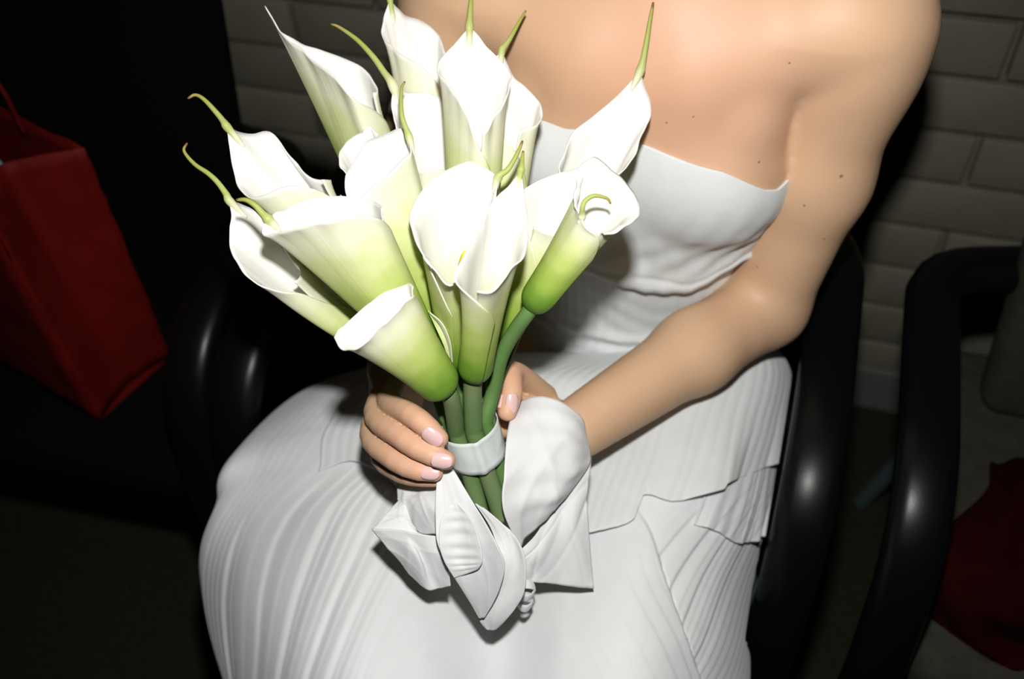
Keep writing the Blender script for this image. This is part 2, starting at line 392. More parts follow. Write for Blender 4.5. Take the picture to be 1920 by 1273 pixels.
# ================================================================== THE PERSON
CX = -.13
def torso(p):
    d = sd_ell(p, (CX, .785, .86), (.138, .108, .20))
    d = s_min(d, sd_cone(p, (CX-.125, .79, .992), (CX+.125, .79, .992), .047, .047), .075)
    d = s_min(d, sd_ell(p, (CX-.068, .722, .862), (.068, .060, .066)), .035)
    d = s_min(d, sd_ell(p, (CX+.068, .722, .862), (.068, .060, .066)), .035)
    d = s_min(d, sd_ell(p, (CX, .785, .69), (.122, .098, .17)), .05)
    d = s_min(d, sd_ell(p, (CX-.02, .80, .565), (.175, .125, .115)), .06)
    return d
SHL, SHR = A_([.038, .778, .985]), A_([-.298, .778, .985])
ELL, WRL = A_([.008, .722, .702]), RD(1075, 808, .868)
ELR, WRR = RD(800, 500, 1.0), RD(745, 690, .875)
def upper(p):
    d = torso(p)
    d = s_min(d, sd_cone(p, (CX, .80, 1.0), (CX, .775, 1.13), .053, .05), .05)
    for s in (-1, 1):                                            # trapezius, clavicle, pectoral fold
        d = s_min(d, sd_cone(p, (CX+s*.03, .81, 1.06), (CX+s*.14, .80, 1.015), .03, .035), .04)
        d = s_min(d, sd_cone(p, (CX+s*.05, .722, .955), (CX+s*.125, .75, .975), .03, .032), .05)
        d = s_min(d, sd_ell(p, (CX+s*.093, .727, .913), (.034, .040, .05)), .014)
    for sh, el, wr in ((SHL, ELL, WRL), (SHR, ELR, WRR)):
        mid = sh*.5+el*.5+A_([.005*np.sign(sh[0]-CX), .003, 0])
        a = sd_cone(p, sh, mid, .0555, .049); a = s_min(a, sd_cone(p, mid, el, .049, .0395), .02)
        a = s_min(a, sd_ell(p, sh+A_([0, 0, -.02]), (.057, .057, .075)), .03)
        fm_ = el*.6+wr*.4; b = s_min(sd_cone(p, el, fm_, .0395, .037), sd_cone(p, fm_, wr, .037, .027), .02)
        a = s_min(a, b, .02); d = s_min(d, a, .0035+.035*np.clip((p[..., 2]-.945)/.05, 0, 1))
    # head
    d = s_min(d, sd_ell(p, (CX, .765, 1.235), (.074, .095, .112)), .03)
    d = s_min(d, sd_ell(p, (CX, .725, 1.175), (.05, .06, .055)), .03)
    d = s_min(d, sd_cone(p, (CX, .672, 1.235), (CX, .655, 1.205), .008, .012), .012)
    for s in (-1, 1):
        d = s_min(d, sd_ell(p, (CX+s*.074, .78, 1.215), (.01, .02, .03)), .008)
        d = s_min(d, sd_cone(p, (CX+s*.012, .675, 1.25), (CX+s*.045, .69, 1.25), .006, .006), .012)
    d = s_min(d, sd_ell(p, (CX, .668, 1.172), (.022, .008, .008)), .006)
    return d
def legs(p):
    d = sd_cone(p, (CX+.06, .76, .545), (CX+.05, .35, .53), .08, .05)
    d = np.minimum(d, sd_cone(p, (CX-.10, .76, .545), (CX-.19, .35, .53), .08, .05))
    for x in (CX+.05, CX-.19):
        d = s_min(d, sd_cone(p, (x, .36, .52), (x, .42, .09), .05, .034), .03)
        d = s_min(d, sd_cone(p, (x, .40, .045), (x, .24, .03), .036, .026), .03)
    return d

DB = .03                                                          # the bouquet's and hands' distance adds to every sight-line length
def H(px, py, d): return RD(px, py, d+DB)
def chain(p, pts, rr):
    Q = cr(np.column_stack([np.array(pts), rr]), 13); d = None
    for a, b in zip(Q[:-1], Q[1:]):
        q = sd_cone(p, a[:3], b[:3], a[3], b[3]); d = q if d is None else np.minimum(d, q)
    return d
R_FING = [([H(745, 705, .812), H(728, 752, .772), H(762, 772, .738), H(795, 795, .7235), H(823, 822, .722)], [.0098, .0094, .0092, .0088, .0074]),
          ([H(730, 715, .822), H(704, 778, .775), H(748, 815, .740), H(792, 844, .7255), H(836, 863, .722)], [.0100, .0098, .0098, .0092, .0074]),
          ([H(722, 735, .830), H(696, 815, .780), H(735, 856, .748), H(775, 878, .735), H(814, 886, .731)], [.0098, .0096, .0095, .0088, .0070]),
          ([H(728, 765, .838), H(712, 850, .792), H(742, 882, .765), H(775, 894, .750), H(814, 899, .743)], [.0088, .0084, .0080, .0074, .0060])]
R_THUMB = ([H(790, 690, .835), H(850, 700, .812), H(905, 722, .795), H(934, 752, .778)], [.014, .011, .0095, .0075])
def rhand(p):
    d = sd_cone(p, WRR, H(745, 705, .83), .026, .022)
    palm = s_min(sd_cone(p, H(735, 705, .822), H(728, 760, .842), .0155, .014), sd_cone(p, H(765, 690, .838), H(760, 760, .848), .016, .015), .012)
    d = s_min(d, palm, .014)
    fs = [chain(p, *f) for f in R_FING]; f = fs[0]
    for q in fs[1:]: f = np.minimum(f, q)
    f = np.minimum(f, chain(p, *R_THUMB))
    return s_min(d, f, .006)
L_FING = [([H(1022, 742, .850), H(962, 700, .802), H(958, 738, .780), H(951, 772, .775)], [.0105, .0105, .0095, .0078]),
          ([H(1020, 775, .832), H(955, 752, .815), H(912, 775, .798), H(880, 800, .80)], [.0098, .0088, .008, .0066]),
          ([H(1020, 805, .838), H(960, 800, .825), H(915, 815, .808), H(880, 832, .808)], [.0095, .0086, .0078, .0064]),
          ([H(1022, 835, .840), H(970, 840, .83), H(930, 850, .815), H(900, 860, .812)], [.0085, .0076, .007, .0056])]
L_THUMB = ([H(1055, 790, .84), H(1030, 800, .82), H(1000, 815, .805), H(975, 830, .795)], [.013, .0105, .009, .0072])
def lhand(p):
    d = sd_cone(p, WRL, H(1062, 805, .845), .026, .021)
    palm = s_min(sd_cone(p, H(1055, 785, .85), H(1030, 775, .855), .014, .013), sd_cone(p, H(1055, 825, .85), H(1030, 825, .855), .014, .013), .02)
    d = s_min(d, palm, .014)
    f = chain(p, *L_FING[0])
    for q in L_FING[1:]: f = np.minimum(f, chain(p, *q))
    f = np.minimum(f, chain(p, *L_THUMB))
    return s_min(d, f, .006)

def hit(fn, px, py, d0=.5, d1=1.3):
    """where a sight line meets a body"""
    for d in np.arange(d0, d1, .001):
        p = RD(px, py, d)
        if fn(p.astype(np.float32)[None])[0] < 0: return p
    return None
for q, r in (((1577, 330), .0018), ((1508, 385), .0012), ((1545, 448), .0011), ((1423, 304), .0011), ((1300, 218), .0012), ((1480, 118), .001), ((1250, 230), .001), ((1420, 500), .001)):
    c = hit(upper, *q)
    if c is not None: MOLE_POS.append((c, r))
M_SKIN = skin_mat()

person = thing('person', 'seated person in a strapless white dress holding the calla lilies', 'person', (CX, .78, 0))
parts = [surface_nets(upper, (-.42, .45, .44), (.14, 1.0, 1.37), .005),
         surface_nets(legs, (-.45, .18, -.0), (.1, .9, .64), .009)]
def box_of(F, T, W_, pad=.03):
    P = np.vstack([q for f in F for q in f[0]]+[q for q in T[0]]+[W_]); return P.min(0)-pad, P.max(0)+pad
parts.append(surface_nets(rhand, *box_of(R_FING, R_THUMB, WRR), .0016))
parts.append(surface_nets(lhand, *box_of(L_FING, L_THUMB, WRL), .0016))
body = mesh('body', *join(parts), M_SKIN, person)
def hair(p):
    d = sd_ell(p, (CX, .79, 1.25), (.09, .105, .118)); cut = sd_ell(p, (CX, .68, 1.21), (.068, .09, .115))
    d = np.maximum(d, -cut); return s_min(d, sd_ell(p, (CX, .90, 1.20), (.05, .045, .05)), .02)
mesh('hair', *surface_nets(hair, (-.26, .62, 1.08), (.0, .98, 1.4), .007), M_HAIR, person)
def nail(c, along, nor, ln, wd, parent=body):
    along = nrm(along); nor = nrm(nor-along*(nor@along)); side = np.cross(along, nor); V = []
    for i, u in enumerate(np.linspace(-1, 1, 11)):
        hw = wd*.5*(1-.12*u*u)*(1 if u < .2 else math.sqrt(max(0, 1-((u-.2)/.86)**2))) * (1 if u > -.6 else math.sqrt(max(.05, 1-((-.6-u)/.45)**2)))
        for j, v in enumerate(np.linspace(-1, 1, 9)):
            V.append(c+along*ln*.5*u+side*hw*v-nor*(v*v*(hw/(wd*.5))**2*wd*.20+u*u*ln*.05))
    return mesh('fingernail', V, grid_faces(11, 9), M_NAIL, parent, solid=.0007, offset=0)
def fingertip_nail(fn, px, py, along_px, ln, wd, lift=.0008, nb=None):
    c = hit(fn, px, py, .6); e = .0012
    if c is None: return
    g = nrm(A_([(fn((c+v).astype(np.float32)[None])[0]-fn((c-v).astype(np.float32)[None])[0]) for v in np.eye(3)*e]))
    d0 = (c-CC)@CF; al_ = RD(px+along_px[0], py+along_px[1], d0)-c
    nail(c+g*lift, al_-g*(al_@g), g, ln, wd)
fingertip_nail(rhand, 811, 820, (40, 30), .0175, .0125)
fingertip_nail(rhand, 828, 864, (40, 6), .0165, .0122)
fingertip_nail(rhand, 806, 886, (40, 4), .015, .0115)
fingertip_nail(rhand, 937, 752, (4, 40), .011, .008)
fingertip_nail(lhand, 960, 757, (-4, 40), .0170, .0105)
_t0, _t1 = R_THUMB[0][2], R_THUMB[0][3]; _ta = nrm(_t1-_t0); _tc = _t0*.42+_t1*.58
_e1 = nrm(-CF+_ta*(CF@_ta)); _e2 = np.cross(_ta, _e1); _tr = .0088
ringv = sweep(cr([_tc+(_e1*math.cos(a)+_e2*math.sin(a))*_tr for a in np.linspace(0, 2*math.pi, 17)[:-1]], 24, True), .0009, None, 8)
rp_ = _tc+nrm(_e1+CR*.5)*(_tr+.0012)
ring = mesh('ring', *ringv, M_SILVER, person)
a_, b_ = np.meshgrid(np.linspace(0, np.pi, 8), np.linspace(0, 2*np.pi, 13)[:-1], indexing='ij')
pv = np.stack([np.sin(a_)*np.cos(b_), np.sin(a_)*np.sin(b_), np.cos(a_)], -1).reshape(-1, 3)*.0017+rp_
mesh('pearl', pv, grid_faces(8, 12, True), M_PEARL, ring)

# ---- dress: bodice shells found on the torso, skirt laid over the lap
def shell(zlo, zhi, off, nv, nth=260, th0=-math.pi, th1=math.pi, wr=None):
    th = np.linspace(th0, th1, nth); v = np.linspace(0, 1, nv)
    dirs = np.stack([np.sin(th), -np.cos(th)], 1)
    G = np.zeros((nv, nth, 3))
    lo = np.full((nv, nth), .02); hi = np.full((nv, nth), .30)
    def pts(r):
        X = CX+dirs[None, :, 0]*r; Y = .785+dirs[None, :, 1]*r
        Z = zlo(X)+(zhi(X)-zlo(X))*v[:, None]; return np.stack([X, Y, Z], -1)
    o = off(v)[:, None] if callable(off) else off
    for _ in range(26):
        mid = (lo+hi)/2; inside = torso(pts(mid).astype(np.float32)) < o
        lo = np.where(inside, mid, lo); hi = np.where(inside, hi, mid)
    G = pts(lo); n = grid_normals(G); n *= np.sign((n*A_([dirs[:, 0], dirs[:, 1], 0*th]).T[None]).sum(-1, keepdims=True))
    if wr is not None: G = G+n*wr(th[None, :], v[:, None], G)[..., None]
    return G
zneck = lambda X: .914-.17*np.clip(X-CX, -.12, .12)-.022*np.clip((X-CX-.08)/.05, 0, 1)**1.5
_bp = A_([RY(x_, y_, .69) for x_, y_ in ((960, 470), (1110, 490), (1220, 524), (1300, 541), (1385, 512))])
zbust = lambda X: np.interp(X, _bp[:, 0], _bp[:, 2])
def wr_bust(th, v, G):
    w = .0005*np.sin(38*th+3*np.sin(5*v))*np.clip(1.2-v, 0, 1)
    w = w+.0011*np.sin(9*th+16*v)*np.exp(-((v-.33)/.2)**2)+.0009*np.sin(19*th-30*v+2)*np.exp(-((v-.25)/.15)**2)
    return w-.0012*np.exp(-((v-.10-.02*np.sin(7*th))/.02)**2)
G = shell(zbust, zneck, lambda v: .006-.0035*np.clip((v-.5)/.5, 0, 1)+.012*np.clip(1-v/.5, 0, 1)**2-.006*np.clip(1-v/.07, 0, 1)**2, 90, wr=wr_bust)
mesh('bodice', G.reshape(-1, 3), grid_faces(*G.shape[:2]), M_CLOTH, person, solid=.0025, offset=-1)
def wr_waist(th, v, G):
    w = .0009*np.sin(40*v+3*np.sin(2*th)+1.5*np.sin(5*th))*np.clip(1-v, 0, 1)+.0003*np.sin(60*th+4*v)
    return w+.004*np.exp(-((v-.38-.03*np.sin(3*th))/.035)**2)-.003*np.exp(-((v-.30-.03*np.sin(3*th))/.03)**2)
G = shell(lambda X: .60+0*X, lambda X: zbust(X)+.015, .0045, 80, wr=wr_waist)
mesh('waist_panel', G.reshape(-1, 3), grid_faces(*G.shape[:2]), M_CLOTH, person, solid=.0015, offset=-1)

SK = [
 [(860, 640, .70), (930, 655, .715), (1000, 665, .72), (1080, 668, .722), (1160, 668, .722), (1240, 660, .72), (1310, 648, .715), (1370, 625, .705), (1410, 600, .69)],
 [(575, 735, .55), (640, 708, .61), (750, 690, .655), (880, 700, .665), (1030, 715, .668), (1190, 715, .668), (1330, 690, .66), (1440, 682, .635), (1474, 706, .57)],
 [(430, 862, .615), (510, 822, .635), (660, 795, .66), (830, 790, .66), (1000, 800, .652), (1150, 800, .655), (1300, 790, .66), (1425, 790, .625), (1467, 800, .56)],
 [(408, 935, .60), (490, 895, .632), (645, 875, .662), (810, 870, .66), (980, 880, .645), (1125, 880, .652), (1280, 875, .66), (1405, 870, .62), (1452, 882, .55)],
 [(379, 1025, .56), (465, 980, .612), (625, 955, .66), (790, 950, .66), (955, 960, .635), (1100, 965, .65), (1255, 955, .66), (1385, 950, .617), (1437, 975, .54)],
 [(388, 1130, .51), (470, 1095, .605), (620, 1080, .655), (780, 1080, .655), (940, 1090, .622), (1075, 1090, .645), (1215, 1085, .655), (1345, 1080, .61), (1405, 1120, .52)],
 [(425, 1265, .50), (500, 1240, .60), (630, 1230, .65), (780, 1230, .65), (930, 1240, .61), (1060, 1240, .64), (1200, 1235, .65), (1330, 1230, .60), (1400, 1262, .51)],
 [(470, 1400, .47), (530, 1375, .57), (650, 1365, .62), (790, 1365, .62), (920, 1370, .58), (1050, 1370, .61), (1180, 1365, .62), (1310, 1360, .57), (1390, 1395, .48)]]
ctrl = np.array([[RZ(*p) for p in r] for r in SK])
for j_, p_ in enumerate(SK[0]):
    h_ = hit(torso, p_[0], p_[1], .6, 1.2)
    if h_ is not None: ctrl[0, j_] = h_-CF*.007
# side hangs and the fall in front of the knees
left = ctrl[:, :1]*1.0; left2 = left.copy(); left2[..., 0] += .012; left2[..., 2] -= .20; left1 = left.copy(); left1[..., 0] -= .006; left1[..., 2] -= .07
right = ctrl[:, -1:]*1.0; right2 = right.copy(); right2[..., 0] -= .012; right2[..., 2] -= .20; right1 = right.copy(); right1[..., 0] += .004; right1[..., 2] -= .07
ctrl = np.concatenate([left2, left1, ctrl, right1, right2], 1)
f1 = ctrl[-1:].copy(); f1[..., 1] -= .05; f1[..., 2] = np.minimum(f1[..., 2]-.12, .5)
f2 = f1.copy(); f2[..., 1] -= .03; f2[..., 2] = .26
f3 = f2.copy(); f3[..., 1] -= .02; f3[..., 2] = .03
ctrl = np.concatenate([ctrl, f1, f2, f3])
NU, NV = 820, 290
SKG = cru(np.swapaxes(cru(ctrl, NV), 0, 1), NU).swapaxes(0, 1)      # rows run from the waist to the hem
U_ = np.linspace(0, 1, NU)[None, :]; V_ = np.linspace(0, 1, NV)[:, None]
def sn(x): return np.sin(x)
rs = np.random.RandomState(11)
warp = .012*sn(9*V_+4*U_)+.006*sn(23*V_+13*U_+1)
def pleats(U, V):
    # knife pleats fan out to both sides; one broad panel folds over the others at 'fold'
    fold = .64+.50*(V-.42)+.006*sn(17*V)
    side = np.clip((U-fold)/.004, 0, 1)
    shear = .30-.75*np.clip((U-.40)/.16, 0, 1)
    shear = shear*(1-side)+.33*side
    w = U+warp*.6+shear*(V-.42)
    k = 62*w+1.6*sn(14*w+1)+.9*sn(31*w)+.5*sn(57*w)
    saw = (k % 1.0)
    knife = np.where(saw < .84, saw/.84, (1-saw)/.16)
    grow = np.clip((V-.14)/.22, 0, 1)
    patch = np.clip(.55*sn(13*w+4*V+2.1)+.45*sn(29*w-7*V)+.25, 0, 1)
    amp = .0002+.0008*patch*grow*np.where(U < .46, 1, .75)
    big = .0010*sn(2*np.pi*5.3*w+1)*grow+.0005*sn(2*np.pi*11.7*w+2)*grow*np.clip(.5-U+.25, .2, 1)
    cre = 0
    for c, s1, a in CREASE:
        x = (w-c)/.004
        cre = cre-a*np.where(x < 0, np.exp(-x*x*2.0), np.exp(-x*x*.12))*np.clip((V-s1)/.08, 0, 1)
    step = -.0035*np.clip((U-fold)/.003, 0, 1)*np.exp(-np.clip(U-fold, 0, 1)/.05)*np.clip((V-.36)/.06, 0, 1)
    return knife*amp+big+cre*.55+step
CREASE = [(.235, .38, .0035), (.285, .30, .003), (.325, .36, .004), (.365, .34, .004), (.395, .38, .0035), (.43, .40, .002), (.70, .36, .003), (.735, .34, .0035), (.765, .36, .003), (.80, .34, .003)]
nor = grid_normals(SKG); nor *= np.sign((nor[..., 2:3]).mean()) 
nor = nor*np.where(nor[..., 2:3] < -.2, 1, 1)
def beside_chair(G, pad=0.0):
    # between the armrests the cloth stays inside them and lies on the seat
    G = G.copy(); x, y, z = G[..., 0], G[..., 1], G[..., 2]
    x[:] = np.where((y > .455) & (z < .70), np.clip(x, -.484+pad, .0492-pad), x)
    z[:] = np.where(y > .478, np.maximum(z, .4625+pad), z)
    return G
SKG = beside_chair(SKG, .002)
SKD = beside_chair(SKG+nor*pleats(U_, V_)[..., None], .001)
skirt = mesh('skirt', SKD.reshape(-1, 3), grid_faces(NV, NU), M_CLOTH, person, solid=.0015, offset=0)

# peplum: a second, shorter tier with a rippling hem
_cells = SKG.reshape(-1, 3)-CC; _dep = _cells@CF
_px = np.stack([960+FPX*(_cells@CR)/_dep, 636.5-FPX*(_cells@CU)/_dep], 1).reshape(NV, NU, 2)
def uv_of(x, y):
    k = np.argmin(((_px[:300, 30:-30]-A_([x, y]))**2).sum(-1)); i, j = np.unravel_index(k, (300, NU-60)); return (j+30)/(NU-1), i/(NV-1)
def tier(name, hem, top, lift0, flare, n=110, seed=0, ext=.0, fine=26):
    """A cloth tier lying on the skirt from row 'top' down to a traced hem."""
    E_ = np.array(sorted(uv_of(*q) for q in hem)); ja, jb = int(E_[0, 0]*(NU-1)), int(min(E_[-1, 0]+ext, .93)*(NU-1))
    js = np.linspace(ja, jb, 360); us = js/(NU-1)
    C_ = cr(E_, 400); ev = np.interp(us, C_[:, 0], C_[:, 1]); t_ = np.linspace(0, 1, n)
    j = np.minimum(js.astype(int), NU-2); fj = (js-j)[None, :, None]; vv = (top+(ev[None, :]-top)*t_[:, None])*(NV-1)
    i = np.clip(vv.astype(int), 0, NV-2); fi = (vv-i)[..., None]; J = np.broadcast_to(j, i.shape)
    def smp(Gd): return (Gd[i, J]*(1-fi)+Gd[i+1, J]*fi)*(1-fj)+(Gd[i, J+1]*(1-fi)+Gd[i+1, J+1]*fi)*fj
    u = (us[None, :]-us[0])/(us[-1]-us[0]); t = t_[:, None]
    fade = np.clip(u/.08, 0, 1)
    wave = np.clip(np.sin(2*np.pi*5.2*u+seed+.8*np.sin(9*u)), -.25, 1)
    lift = lift0*fade*(.6+.4*t)+flare*fade*wave*t**3*np.clip((u-.35)/.25, .15, 1)+.0006*np.abs(np.sin(2*np.pi*fine*u+2*np.sin(14*u)+2*t))+.0007*np.sin(2*np.pi*9*u+3*t)*t
    P_ = smp(SKD)*.35+smp(SKG)*.65+smp(nor)*(lift+.0012)[..., None]
    P_ = beside_chair(P_)
    return mesh(name, P_.reshape(-1, 3), grid_faces(*P_.shape[:2]), M_CLOTH, person, solid=.0012, offset=0)
tier('peplum', [(600, 884), (660, 868), (720, 900), (800, 970), (900, 1015), (1000, 1022), (1110, 1010), (1188, 982), (1208, 934), (1262, 942), (1332, 925), (1376, 898), (1440, 884)], .0, .005, .009, ext=.05)
tier('ruffle', [(1300, 985), (1335, 993), (1372, 1017), (1408, 1012), (1440, 996)], .26, .003, .006, seed=2, ext=.03, fine=6)
# ================================================================== CALLA LILIES
BIND = H(890, 838, .758); BDIR = nrm(H(876, 780, .742)-H(915, 905, .768))     # up the bundle
BX = nrm(CR-BDIR*(CR@BDIR)); BY = np.cross(BDIR, BX); BY = BY*np.sign(BY@CF)
SPECS = []
def calla(label, d0, rim, base, tail=None, **kw): SPECS.append((label, d0, rim, base, tail, kw))
# centimetres each lily (and its stem joint besides) stands nearer or farther, so that trumpets touch without passing through
SHIFT = [(-.53, 0), (0, 0), (.48, .80), (1.08, .67), (-.48, -.92), (1.32, .92), (.48, .34), (.78, .42), (-.78, -.42), (-.20, .08), (1.95, .50), (-.88, -.42), (.36, .08), (.30, .21), (1.50, -.21), (-1.80, -1.26)]
def spathe_geo(d0, rim, base, wseed, sh=(0, 0), rb=34, p=1.55, bend=(0, 0, 0), seam_at=.5, lipk=.0022, **_):
    d0 = d0+DB+sh[0]*.01
    B = RD(base[0], base[1], base[2]+DB+(sh[0]+sh[1])*.01)
    R = np.array([RD(x, y, d0+dd*.01) for x, y, dd in rim])
    N, Mr = 84, 44
    loop = cr(np.vstack([R, R[:1]]), N+1)                         # starts and ends at the tip: a cusp there
    C1 = loop[6:-6].mean(0); ax = C1-B; an = nrm(ax)
    if (np.cross(loop[:-1]-C1, loop[1:]-C1)@an).sum() < 0: loop = loop[::-1]
    tip = loop[0]; base_loop = loop[:-1]                          # closed, tip at index 0
    k0 = int(N*seam_at); extra = int(N*.13); idx_ = (np.arange(N+extra+1)+k0) % N; nc = len(idx_)
    tdist = np.minimum(idx_, N-idx_)/N                            # way round from the tip
    off0 = base_loop-C1
    sm_ = off0.copy()
    for _ in range(14): sm_ = .5*sm_+.25*np.roll(sm_, 1, 0)+.25*np.roll(sm_, -1, 0)
    per = off0-np.outer(off0@an, an); circ0 = nrm(per); cs_ = circ0.copy()
    for _ in range(10): cs_ = nrm(.5*cs_+.25*np.roll(cs_, 1, 0)+.25*np.roll(cs_, -1, 0))
    off1, offs, circ = off0[idx_], sm_[idx_], cs_[idx_]
    V, rise, vein = [], [], []
    rbm = rb*d0/FPX
    ph = (idx_/N)[:, None]; run = np.linspace(0, 1, nc)[:, None]
    wob = .0009*np.sin(2*np.pi*(3*ph+wseed))+.0006*np.sin(2*np.pi*(7*ph+2.3*wseed))+.0003*np.sin(2*np.pi*(13*ph+1.7*wseed))
    edge = np.clip(tdist/.08, 0, 1)[:, None]
    flap = np.clip((run-(1-.13*1.6))/(.13*1.6), 0, 1)             # the overlapping outer edge slants down
    lay = .0028*run**2-.0004
    for i in range(Mr+1):
        q = (i/Mr)**1.15*(1-.42*flap**1.7)
        bulb = np.sqrt(np.clip(1-(1-np.minimum(q/.13, 1))**2, 0, 1))
        mixq = q**3; off = offs*(1-mixq)+off1*mixq
        lip = np.clip((q-.86)/.14, 0, 1)**2
        cen = B+ax*q+A_(bend)*4*q*(1-q)
        V.append(cen+circ*(rbm*bulb*(1-q)+lay*np.minimum(1, q*6)+(lipk*lip+wob*q**6)*edge)+off*q**p-an*(lipk*1.25*lip*edge+wob*.8*lip*edge))
        rise.append((q*np.ones((nc, 1)))[:, 0]); vein.append(run[:, 0])
    V = np.vstack(V)
    return dict(V=V.reshape(Mr+1, nc, 3), rise=np.concatenate(rise), vein=np.concatenate(vein), B=B, ax=ax, an=an, d0=d0, it=int(np.argmin(tdist)), nc=nc, Mr=Mr)
# the bundle inside the ribbon: an oval, one circle for each stem
RB_A, RB_B = .0222, .0266
BC = BIND+BY*(RB_B-.0204)
def stem_paths(geos):
    n = len(geos); r = np.array([kw.get('stem_r', .0041) for *_, kw in SPECS]); fix = np.array(['at' in kw for *_, kw in SPECS])
    S = np.zeros((n, 2))
    for i, g in enumerate(geos):
        kw = SPECS[i][5]; v = g['B']-BC; v = v-BDIR*(v@BDIR)
        S[i] = kw['at'] if fix[i] else A_([np.clip(v@BX*.28, -.016, .016), np.clip(v@BY*.45, -.02, .022)])
    for it in range(900):                                        # pack
        D = S[:, None]-S[None]; L = np.linalg.norm(D, axis=-1)+np.eye(n); ov = np.clip(r[:, None]+r[None]-L, 0, 1)*(1-np.eye(n))
        mv = (D/L[..., None]*ov[..., None]).sum(1)*.35
        S = S+mv*np.where(fix, .12, 1)[:, None]
        q = S/np.stack([RB_A-.0006-r, RB_B-.0006-r], 1); k = np.linalg.norm(q, axis=1)
        S = np.where((k > 1)[:, None], S/np.maximum(k, 1)[:, None], S)
    P = []
    for i, g in enumerate(geos):
        kw = SPECS[i][5]; B, an = g['B'], g['an']; c = BC+BX*S[i, 0]+BY*S[i, 1]
        pts = [B+an*.004, B-an*.006]+[H(*v) for v in kw.get('via', [])]+[c+BDIR*.022, c+BDIR*.012, c-BDIR*.014, c-BDIR*.022, c-BDIR*.062+(BX*S[i, 0]+BY*S[i, 1])*.16]
        P.append(cr(pts, 56))
    P = np.array(P); m_ = P.shape[1]
    cen = np.array([g['V'].mean(1) for g in geos]); rad = np.array([np.percentile(np.linalg.norm(g['V']-g['V'].mean(1, keepdims=True), axis=-1), 70, axis=1) for g in geos])
    near = (np.abs((P-BC)@BDIR) < .02)
    cen, rad = list(cen[:, ::3]), list(rad[:, ::3])
    for pts_, rr_ in [R_THUMB, L_THUMB]+R_FING+L_FING:            # the holding fingers
        Q = cr(np.column_stack([np.array(pts_), rr_]), 22); cen.append(Q[:, :3]); rad.append(Q[:, 3])
    wgt = np.where(fix, .15, 1)[:, None, None]
    for it in range(110):
        mv = np.zeros_like(P)
        for i in range(n):
            for j in range(len(cen)):
                if i == j: continue
                if j < n:
                  D = P[i][:, None]-P[j][None]; L = np.linalg.norm(D, axis=-1)+1e-9; k = L.argmin(1); l = L[np.arange(m_), k]
                  o = np.clip(r[i]+r[j]-l, 0, .004); mv[i] += D[np.arange(m_), k]/l[:, None]*o[:, None]*.4
                D = P[i][:, None]-cen[j][None]; L = np.linalg.norm(D, axis=-1)+1e-9; e = L-rad[j][None]; k = e.argmin(1); l = L[np.arange(m_), k]
                o = np.clip(r[i]+.0008-e[np.arange(m_), k], 0, .004); mv[i] += D[np.arange(m_), k]/l[:, None]*o[:, None]*.5
        mv[:, :2] = 0; mv[near] *= .3
        P = P+mv*wgt
        sm = P.copy(); sm[:, 1:-1] = .5*P[:, 1:-1]+.25*(P[:, :-2]+P[:, 2:]); lim = np.clip((np.arange(m_)-1)/4, 0, 1)[None, :, None]
        P = P+(sm-P)*.35*lim*wgt
        axl = (P-BC)@BDIR; X, Y = (P-BC)@BX, (P-BC)@BY           # keep inside the ribbon
        k = np.sqrt((X/(RB_A-.0009-r)[:, None])**2+(Y/(RB_B-.0009-r)[:, None])**2); f = np.where((np.abs(axl-.002) < .021) & (k > 1), 1/np.maximum(k, 1)-1, 0)
        P = P+(BX*X[..., None]+BY*Y[..., None])*f[..., None]
    return P, r
def build_lilies():
    geos = [spathe_geo(d0, rim, base, random.random(), SHIFT[i], **kw) for i, (label, d0, rim, base, tail, kw) in enumerate(SPECS)]
    P_all, radii = stem_paths(geos)
    for i, (label, d0, rim, base, tail, kw) in enumerate(SPECS):
        g = geos[i]; B, ax, V, it, d0 = g['B'], g['ax'], g['V'], g['it'], g['d0']; tr = kw.get('tr', .0021)
        t = thing('calla_lily', label, 'flower', tuple(B), 'calla lilies in the bouquet')
        o = mesh('spathe', V.reshape(-1, 3), grid_faces(g['Mr']+1, g['nc']), M_PETAL, t, attrs={'rise': g['rise'], 'vein': g['vein']}, solid=.0009, offset=0)
        o.data.materials.append(M_THROAT); o.modifiers[0].material_offset = 1; o.modifiers[0].material_offset_rim = 1
        if tail:
            tp = [V[-4, it], V[-1, it]]+[RD(x, y, d0+dd*.01) for x, y, dd in tail]
            P = cr(tp, 48); u = np.linspace(0, 1, 48); ut = float(np.linalg.norm(tp[1]-tp[0])/(np.linalg.norm(np.diff(P, axis=0), axis=1).sum()+1e-9))
            rr = tr*np.minimum(1, .2+u*6)*np.clip(1-u, 0, 1)**.6*(1+.55*np.exp(-((u-ut)/.07)**2))+.0007
            mesh('tail', *sweep(P, rr, None, 10), M_TAIL, t, attrs={'rise': np.repeat(u, 10)})
        if kw.get('spadix'):
            sx = kw['spadix'][0]; sp0 = B+ax*.35; sp1 = RD(*sx[:2], d0+sx[2]*.01)
            P = cr([sp0, sp0*.45+sp1*.55, sp1], 24); u = np.linspace(0, 1, 24)
            mesh('spadix', *sweep(P, .004*np.sqrt(np.clip(1-u**6, .02, 1)), None, 10), M_SPADIX, t)
        mesh('stem', *sweep(P_all[i], radii[i], None, 14), M_STEMP if kw.get('pale') else M_STEM, t)
        if label.startswith('round-lipped'):
            mesh('spathe_edge', EDGE_G.reshape(-1, 3), grid_faces(14, 30), M_PETAL, t, attrs={'rise': np.repeat(np.linspace(.62, .95, 14), 30), 'vein': np.zeros(420)}, solid=.0008, offset=0)
